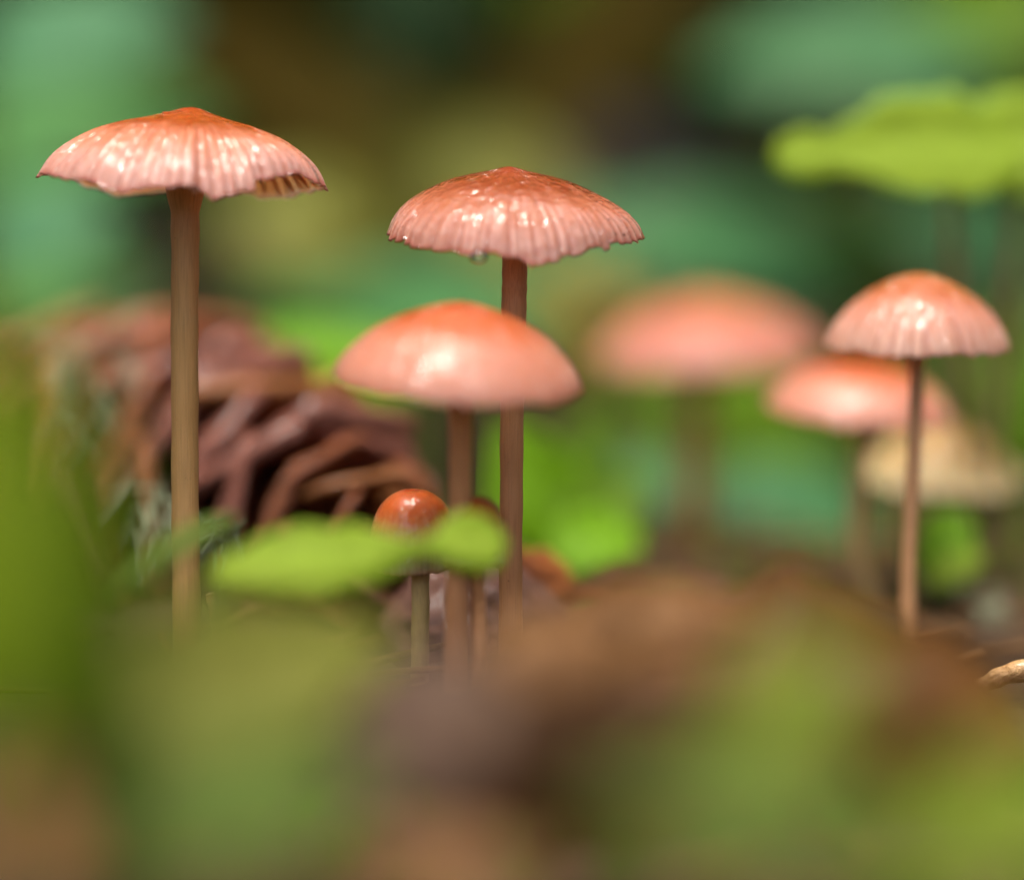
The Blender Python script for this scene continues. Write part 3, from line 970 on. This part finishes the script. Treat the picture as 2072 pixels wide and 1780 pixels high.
# the wet pine cone behind the tall tan stem
def pine_cone(label, B, T_, Rmax, n_scales, seed):
    B, T_ = P(*B), P(*T_)
    axv = (T_ - B)
    Ln = axv.length
    axv.normalize()
    e1 = axv.cross(Vector((0, 0, 1))).normalized()
    e2 = e1.cross(axv).normalized()
    root = thing('pine_cone', label, 'pine cone', Vector((B.x, B.y, B.z)))
    prof_ = lambda t: Rmax * float(np.interp(t, [0, .08, .3, .55, .75, .9, 1], [.72, .92, 1, .86, .64, .36, .10]))
    pts = [B + axv * Ln * t for t in (0, .2, .4, .6, .8, .95)]
    v, f, _ = tube(pts, [prof_(t) * .68 for t in (0, .2, .4, .6, .8, .95)], 30, 24, .03, 1)
    core = mesh_obj('core', v, f, M['cone_dark'], root)
    core.data.attributes.new('vein', 'FLOAT', 'POINT')
    # scale meshes, unit length along +X, width along Y, outer face +Z
    shapes = []
    rnd_ = random.Random(seed)
    for q in range(4):
        NX, NY = 16, 12
        top, bot, ve = [], [], []
        for i in range(NX + 1):
            x = i / NX
            w = .16 + .36 * sstep(0, .62, x)
            w *= math.sqrt(max(0.02, 1 - sstep(.62, 1.0, x) ** 2 * .93))
            for j in range(NY + 1):
                y = 2 * j / NY - 1
                z = -.20 * y * y * w * 1.6 + .10 * x * x + .03 * math.sin(5 * x + q + 2 * y) + .02 * math.sin(9 * y + q * 2)
                rim = .07 * sstep(.62, .86, x) * (1 - .5 * abs(y))
                top.append((x + .02 * math.sin(4 * y + q), y * w, z + .035 + rim))
                bot.append((x, y * w * .96, z - .035))
                ve.append(.5 * sstep(.70, 1, x))
        m = NY + 1
        k = len(top)
        F = []
        for i in range(NX):
            for j in range(NY):
                a_ = i * m + j
                F.append((a_, a_ + m, a_ + m + 1, a_ + 1))
                F.append((k + a_, k + a_ + 1, k + a_ + m + 1, k + a_ + m))
        for i in range(NX):
            a_ = i * m
            F.append((a_, k + a_, k + a_ + m, a_ + m))
            a_ = i * m + NY
            F.append((a_, a_ + m, k + a_ + m, k + a_))
        for j in range(NY):
            F.append((j, j + 1, k + j + 1, k + j))
            a_ = NX * m + j
            F.append((a_, k + a_, k + a_ + 1, a_ + 1))
        o = mesh_obj('scale', top + bot, F, [M['cone_red'], M['cone_brown'], M['cone_purple'], M['cone_red']][q], None, origin=(0, 0, 0), attrs={'vein': ve + ve})
        shapes.append(o.data)
        bpy.data.objects.remove(o)
    for i in range(n_scales):
        t = .02 + .96 * ((i + .5) / n_scales) ** .92
        ph = i * 2.39996 + rnd_.uniform(-.08, .08)
        r = prof_(t)
        rad = (e1 * math.cos(ph) + e2 * math.sin(ph))
        tang = axv.cross(rad).normalized()
        be = R(30 + rnd_.uniform(-4, 5) - 10 * t)
        dirv = (rad * math.sin(be) + axv * math.cos(be)).normalized()
        nrm = (rad * math.cos(be) - axv * math.sin(be)).normalized()
        L_ = .66 * r / math.sin(be) * rnd_.uniform(.94, 1.06) + .002
        o = bpy.data.objects.new('scale', shapes[rnd_.randrange(4)])
        COL.objects.link(o)
        o.parent = root
        loc = B + axv * (Ln * t - L_ * .45) + rad * r * .42 - root.location
        W_ = L_ * rnd_.uniform(1.15, 1.35)
        side = dirv.cross(nrm)
        mat = Matrix(((dirv.x * L_, -side.x * W_, nrm.x * L_ * .8, loc.x), (dirv.y * L_, -side.y * W_, nrm.y * L_ * .8, loc.y), (dirv.z * L_, -side.z * W_, nrm.z * L_ * .8, loc.z), (0, 0, 0, 1)))
        o.matrix_local = mat
    return root


pine_cone('wet red brown pine cone lying behind the tall tan stem', (60, 900, .392), (830, 1140, .325), .0122, 46, 5)
dead('russet leaf edge curling up behind the bases of the paired stems', (1180, 1210, .330), (1020, 1120, .326), 110, 40, 0, 'dead_orange', arch=.2, seed=25)
# pale lichen tufts on the pile
def lichen(label, c, n_, spread, ln, seed):
    c0 = P(*c)
    rnd_ = random.Random(seed)
    V, F = [], []
    for k in range(n_):
        o = c0 + Vector((rnd_.uniform(-1, 1), rnd_.uniform(-.4, .4), rnd_.uniform(-1, 1))) * spread
        d_ = Vector((rnd_.uniform(-.5, .5), rnd_.uniform(-.7, -.1), rnd_.uniform(-1, .3))).normalized() * ln * rnd_.uniform(.5, 1)
        v, f, _t = tube([o, o + d_ * .5 + Vector((0, 0, -.0003)), o + d_ + Vector((rnd_.uniform(-.3, .3), 0, -.3)) * ln * .4], [.00016, .00018, .00005], 6, 5)
        F += [tuple(i + len(V) for i in q) for q in f]
        V += v
    o = mesh_obj('lichen_tuft', V, F, M['lichen'], None, origin=Vector((c0.x, c0.y, c0.z - spread)))
    o['kind'] = 'stuff'
    return tag(o, label, 'lichen')


lichen('pale feathery lichen tuft at the high left of the pine cone', (215, 790, .350), 34, px(110, .35), .006, 1)
lichen('grey green lichen strands hanging beside the tall tan stem', (310, 1010, .325), 20, px(60, .32), .006, 2)
lichen('whitish lichen tips above the lime leaf', (450, 1085, .310), 30, px(32, .31), .003, 3)
lichen('greyish white frayed fibres on the litter below the lime leaf pair stalks', (2010, 1225, .345), 14, px(28, .34), .0045, 4)

# wet bark under the paired stems
def lump(name, label, cat, c, size, mat, seed, amp=.18, nu=64, nv=40):
    c0 = P(*c)
    rnd_ = random.Random(seed)
    waves = [(Vector((rnd_.gauss(0, 1), rnd_.gauss(0, 1), rnd_.gauss(0, 1))) * f, rnd_.uniform(0, 6.28), 1 / f ** .7) for f in (2, 3, 4, 6, 9, 12, 15) for _ in range(3)]
    V, F = [], []
    for i in range(nv + 1):
        a = math.pi * i / nv
        for j in range(nu):
            b = 2 * math.pi * j / nu
            dvec = Vector((math.sin(a) * math.cos(b), math.sin(a) * math.sin(b), math.cos(a)))
            k = 1 + amp * sum(w * math.sin(q.dot(dvec) + p) for q, p, w in waves) * .35
            V.append(c0 + Vector((dvec.x * size[0], dvec.y * size[1], dvec.z * size[2])) * k)
    for i in range(nv):
        for j in range(nu):
            F.append((i * nu + j, (i + 1) * nu + j, (i + 1) * nu + (j + 1) % nu, i * nu + (j + 1) % nu))
    o = mesh_obj(name, V, F, mat, None, origin=Vector((c0.x, c0.y, c0.z)))
    return tag(o, label, cat)


lump('bark_piece', 'wet knobbly piece of dark bark behind the paired brown stems', 'bark', (960, 1290, .318), (px(190, .318), .008, px(140, .318)), M['bark'], 3)
# twig at the right edge in focus
def twig(label, pts, r, mat, seed, name='twig'):
    q = [P(*p) for p in pts]
    v, f, t = tube(q, r, 40, 14, .14, seed)
    o = mesh_obj(name, v, f, mat, None, origin=q[0])
    return tag(o, label, 'twig')


twig('wet orange brown twig poking out of the litter below the mint leaf', [(1900, 1418, .302), (1985, 1388, .301), (2060, 1358, .300), (2230, 1335, .300)], [.0003, .0006, .0008, .0010], M['twig_wet'], 4)
twig('thin straw coloured grass stalk beside the base of the tall tan stem', [(425, 1200, .2985), (440, 1260, .299), (458, 1360, .299), (470, 1460, .299)], [.0004, .0006, .0006, .0006], M['stem_straw'], 5, 'grass_stalk')

# ------------------------------------------------------------------ foreground, far out of focus
dead('large brown dead leaf arched like a roof before the row of thin stems at right', (2110, 1520, .248), (930, 1410, .248), 740, 32, 4, 'dead_brown', arch=.06, curl=.25, seed=31, kind='round')
dead('pale tan dead leaf hump before the dark brown stem base', (1000, 1350, .222), (1300, 1300, .226), 200, 40, -5, 'dead_tan', arch=.25, seed=33)
dead('light brown dead leaf propped on the arched brown leaf', (1280, 1260, .236), (1560, 1250, .238), 140, 45, 0, 'dead_tan', arch=.2, seed=34)
dead('grey brown dead leaf slanting down in front of the orange button', (600, 1370, .222), (1140, 1600, .208), 430, 36, 10, 'dead_grey', arch=.1, seed=36)
dead('dull brown leaf sheet painted dark for the shaded hollow beside the grey brown one', (980, 1540, .198), (1420, 1490, .198), 380, 35, 10, 'dead_hollow', arch=.05, seed=38)
dead('pinkish tan dead leaf flat on the ground below the grey brown one', (700, 1800, .195), (1110, 1740, .195), 190, 45, 0, 'dead_tan', arch=.1, seed=40)
dead('upright tan dead leaf with a straight edge beside the dark moss', (90, 1880, .222), (120, 1430, .226), 260, 18, -10, 'dead_tan', arch=.05, kind='strap', seed=41)
leafy('broad_leaf_plant', 'big bright green leaf standing upright before the pine cone', 'leaf plant',
      [dict(base=(-60, 1560, .168), tip=(-30, 620, .170), w=520, el=30, az=-10, kind='ovate', arch=.1)], M['fresh'], M['petiole_green'], group='green leaves close to the lens')
leafy('broad_leaf_plant', 'darker green leaf leaning across the foot of the pine cone', 'leaf plant',
      [dict(base=(170, 1700, .186), tip=(190, 830, .186), w=210, el=20, az=20, kind='ovate', arch=.1)], M['shade'], M['petiole_green'], group='green leaves close to the lens')
leafy('broad_leaf_plant', 'olive leaf lying before the straw grass stalk', 'leaf plant',
      [dict(base=(260, 1470, .212), tip=(800, 1290, .222), w=350, el=32, az=0, kind='ovate', arch=.1)], M['olive'], M['petiole_green'], group='green leaves close to the lens')
leafy('broad_leaf_plant', 'dull green leaf before the grey brown dead leaf', 'leaf plant',
      [dict(base=(260, 1720, .19), tip=(760, 1560, .195), w=330, el=45, az=0, kind='ovate', arch=.1)], M['muted'], M['petiole_green'], group='green leaves close to the lens')
leafy('broad_leaf_plant', 'round light green leaf raised before the arched brown dead leaf', 'leaf plant',
      [dict(base=(1500, 1580, .185), tip=(1700, 1310, .190), w=220, el=40, az=-5, kind='round', arch=.1)], M['olive2'], M['petiole_green'], group='green leaves close to the lens')
leafy('broad_leaf_plant', 'grey green leaf low beneath the round light green one', 'leaf plant',
      [dict(base=(1760, 1700, .18), tip=(1180, 1620, .182), w=260, el=55, az=0, kind='ovate', arch=.1)], M['muted'], M['petiole_green'], group='green leaves close to the lens')
leafy('broad_leaf_plant', 'yellow green leaf low at the side of the arched brown dead leaf', 'leaf plant',
      [dict(base=(2250, 1640, .18), tip=(1740, 1760, .18), w=320, el=50, az=0, kind='ovate', arch=.1)], M['olive2'], M['petiole_green'], group='green leaves close to the lens')

# moss over the floor
rnd = random.Random(77)
V, F, VE = [], [], []
for k in range(9000):
    x = rnd.gauss(0, .07)
    y = rnd.uniform(.14, .62)
    if math.sin(31 * x + 2) * math.sin(27 * y) + rnd.uniform(-.5, .5) < -.1:
        continue
    if .26 < y < .345:
        continue
    z = gz(x, y)
    h = rnd.uniform(.001, .003)
    a = rnd.uniform(0, 6.28)
    w = h * .22
    lx, ly = rnd.uniform(-.6, .6) * h, rnd.uniform(-.6, .6) * h
    o = len(V)
    V += [(x - w * math.cos(a), y - w * math.sin(a), z - .0005), (x + w * math.cos(a), y + w * math.sin(a), z - .0005),
          (x + lx * .5 + w * 1.2 * math.cos(a), y + ly * .5 + w * 1.2 * math.sin(a), z + h * .6), (x + lx, y + ly, z + h),
          (x + lx * .5 - w * 1.2 * math.cos(a), y + ly * .5 - w * 1.2 * math.sin(a), z + h * .6)]
    F += [(o, o + 1, o + 2, o + 4), (o + 4, o + 2, o + 3)]
    VE += [0] * 5
mo = mesh_obj('moss', V, F, M['moss'], None, attrs={'vein': VE})
tag(mo, 'short green moss covering the forest floor between the litter', 'moss')
mo['kind'] = 'stuff'


# fallen needles over the floor
rnd = random.Random(91)
V, F = [], []
for k in range(700):
    x, y = rnd.gauss(0, .09), rnd.uniform(.2, .75)
    a = rnd.uniform(0, 6.28)
    ln = rnd.uniform(.008, .022)
    r_ = rnd.uniform(.00022, .0004)
    pa, pb = (x, y), (x + ln * math.cos(a), y + ln * math.sin(a))
    pm = ((pa[0] + pb[0]) / 2 + .0012 * math.sin(a), (pa[1] + pb[1]) / 2)
    z0 = rnd.uniform(.0002, .0018)
    q = [Vector((p[0], p[1], gz(*p) + z0)) for p in (pa, pm, pb)]
    v, f, _t = tube(q, [r_, r_, r_ * .5], 3, 5)
    F += [tuple(i + len(V) for i in ff) for ff in f]
    V += v
nd = mesh_obj('needle_litter', V, F, M['needle'], None)
tag(nd, 'brown fallen needles strewn over the forest floor', 'needle litter')
nd['kind'] = 'stuff'


# ------------------------------------------------------------------ shrubs closing the view, unseen trees added overhead to filter the light
def leaf_cloud(center, rad, count, size, seed, shell=.35):
    rnd_ = random.Random(seed)
    V, F = [], []
    for _ in range(count):
        while True:
            d_ = Vector((rnd_.uniform(-1, 1), rnd_.uniform(-1, 1), rnd_.uniform(-1, 1)))
            if shell < d_.length < 1:
                break
        k = .8 + .25 * math.sin(3 * d_.x + seed) * math.sin(4 * d_.y + 2 * d_.z)
        c = Vector(center) + Vector((d_.x * rad[0], d_.y * rad[1], d_.z * rad[2])) * k
        a = Vector((rnd_.gauss(0, 1), rnd_.gauss(0, 1), rnd_.gauss(0, .4))).normalized()
        nrm = Vector((rnd_.gauss(0, .5), rnd_.gauss(0, .5), 1)).normalized()
        s = a.cross(nrm).normalized()
        L_ = size * rnd_.uniform(.6, 1.3)
        o = len(V)
        V += [c, c + a * L_ * .45 + s * L_ * .28, c + a * L_, c + a * L_ * .45 - s * L_ * .28]
        F += [(o, o + 1, o + 2), (o, o + 2, o + 3)]
    return V, F


def shrub(x, y, h, w, seed, label, group):
    loc = Vector((x, y, gz(x, y)))
    root = thing('shrub', label, 'shrub', loc, group)
    V, F = leaf_cloud(loc + Vector((0, 0, h * .52)), (w, w, h * .56), 3200, .15, seed, .1)
    fo = mesh_obj('foliage', V, F, M['far_leaf'], root, smooth=False, attrs={'vein': [0] * len(V)})
    fo['kind'] = 'stuff'
    rnd_ = random.Random(seed)
    for k in range(4):
        a = k * 1.57 + rnd_.uniform(-.4, .4)
        v, f, _ = tube([loc - Vector((0, 0, .02)), loc + Vector((math.cos(a) * w * .25, math.sin(a) * w * .25, h * .45)), loc + Vector((math.cos(a) * w * .5, math.sin(a) * w * .5, h * .85))], [.012, .008, .003], 12, 8, .1, k)
        mesh_obj('branch', v, f, M['trunk'], root)
    return root


rnd = random.Random(9)
for k in range(13):
    a = R(-115 + 230 * k / 12) + rnd.uniform(-.08, .08)
    rr_ = 2.7 + rnd.uniform(-.3, .5)
    shrub(rr_ * math.sin(a), .3 + rr_ * math.cos(a), rnd.uniform(3.0, 3.6), .85, 100 + k, 'dense dark green shrub closing the dim forest behind the undergrowth', 'shrubs round the clearing')
for k in range(7):
    a = R(-48 + 16 * k)
    shrub(4.6 * math.sin(a), .3 + 4.6 * math.cos(a), 3.4, 1.0, 140 + k, 'dense dark green shrub closing the dim forest behind the undergrowth', 'shrubs round the clearing')


def tree(label, base, top, crown_c, crown_r, count, size, seed):
    base, top, cc = Vector(base), Vector(top), Vector(crown_c)
    root = thing('unseen_light_tree', label, 'tree', base, 'unseen trees added to filter light over the clearing')
    v, f, _ = tube([base - Vector((0, 0, .05)), base.lerp(top, .5) + Vector((.04, .03, 0)), top], [.10, .075, .04], 30, 16, .08, seed)
    mesh_obj('trunk', v, f, M['trunk'], root)
    rnd_ = random.Random(seed)
    for k in range(9):
        st = base.lerp(top, rnd_.uniform(.6, 1))
        en = cc + Vector((rnd_.uniform(-.8, .8) * crown_r[0], rnd_.uniform(-.8, .8) * crown_r[1], rnd_.uniform(-.3, .5) * crown_r[2]))
        v, f, _ = tube([st, st.lerp(en, .5) + Vector((0, 0, .12)), en], [.03, .018, .006], 16, 8, .1, k)
        mesh_obj('limb', v, f, M['trunk'], root)
    V, F = leaf_cloud(cc, crown_r, count, size, seed, 0)
    fo = mesh_obj('crown', V, F, M['canopy'], root, smooth=False, attrs={'vein': [0] * len(V)})
    fo['kind'] = 'stuff'
    return root


M['canopy'] = leaf_material('canopy_leaf', (.05, .12, .008), (.09, .20, .008), .35, .5, .4)
tree('slender unseen tree added so its crown breaks up the sun over the mushrooms', (-1.9, -.6, gz(-1.9, -.6)), (-1.2, -.4, 2.5), (-.4, -.3, 2.35), (1.5, .9, .35), 60, .36, 7)  # out of view, large sparse leaves added to break the sun into spots on caps
tree('unseen tree added to darken the undergrowth behind the mushrooms', (-2.0, 1.8, gz(-2.0, 1.8)), (-1.4, 1.7, 2.7), (-.2, 2.4, 2.5), (2.2, 1.35, .5), 1700, .13, 12)  # out of view, dense crown added to keep light off the background plants
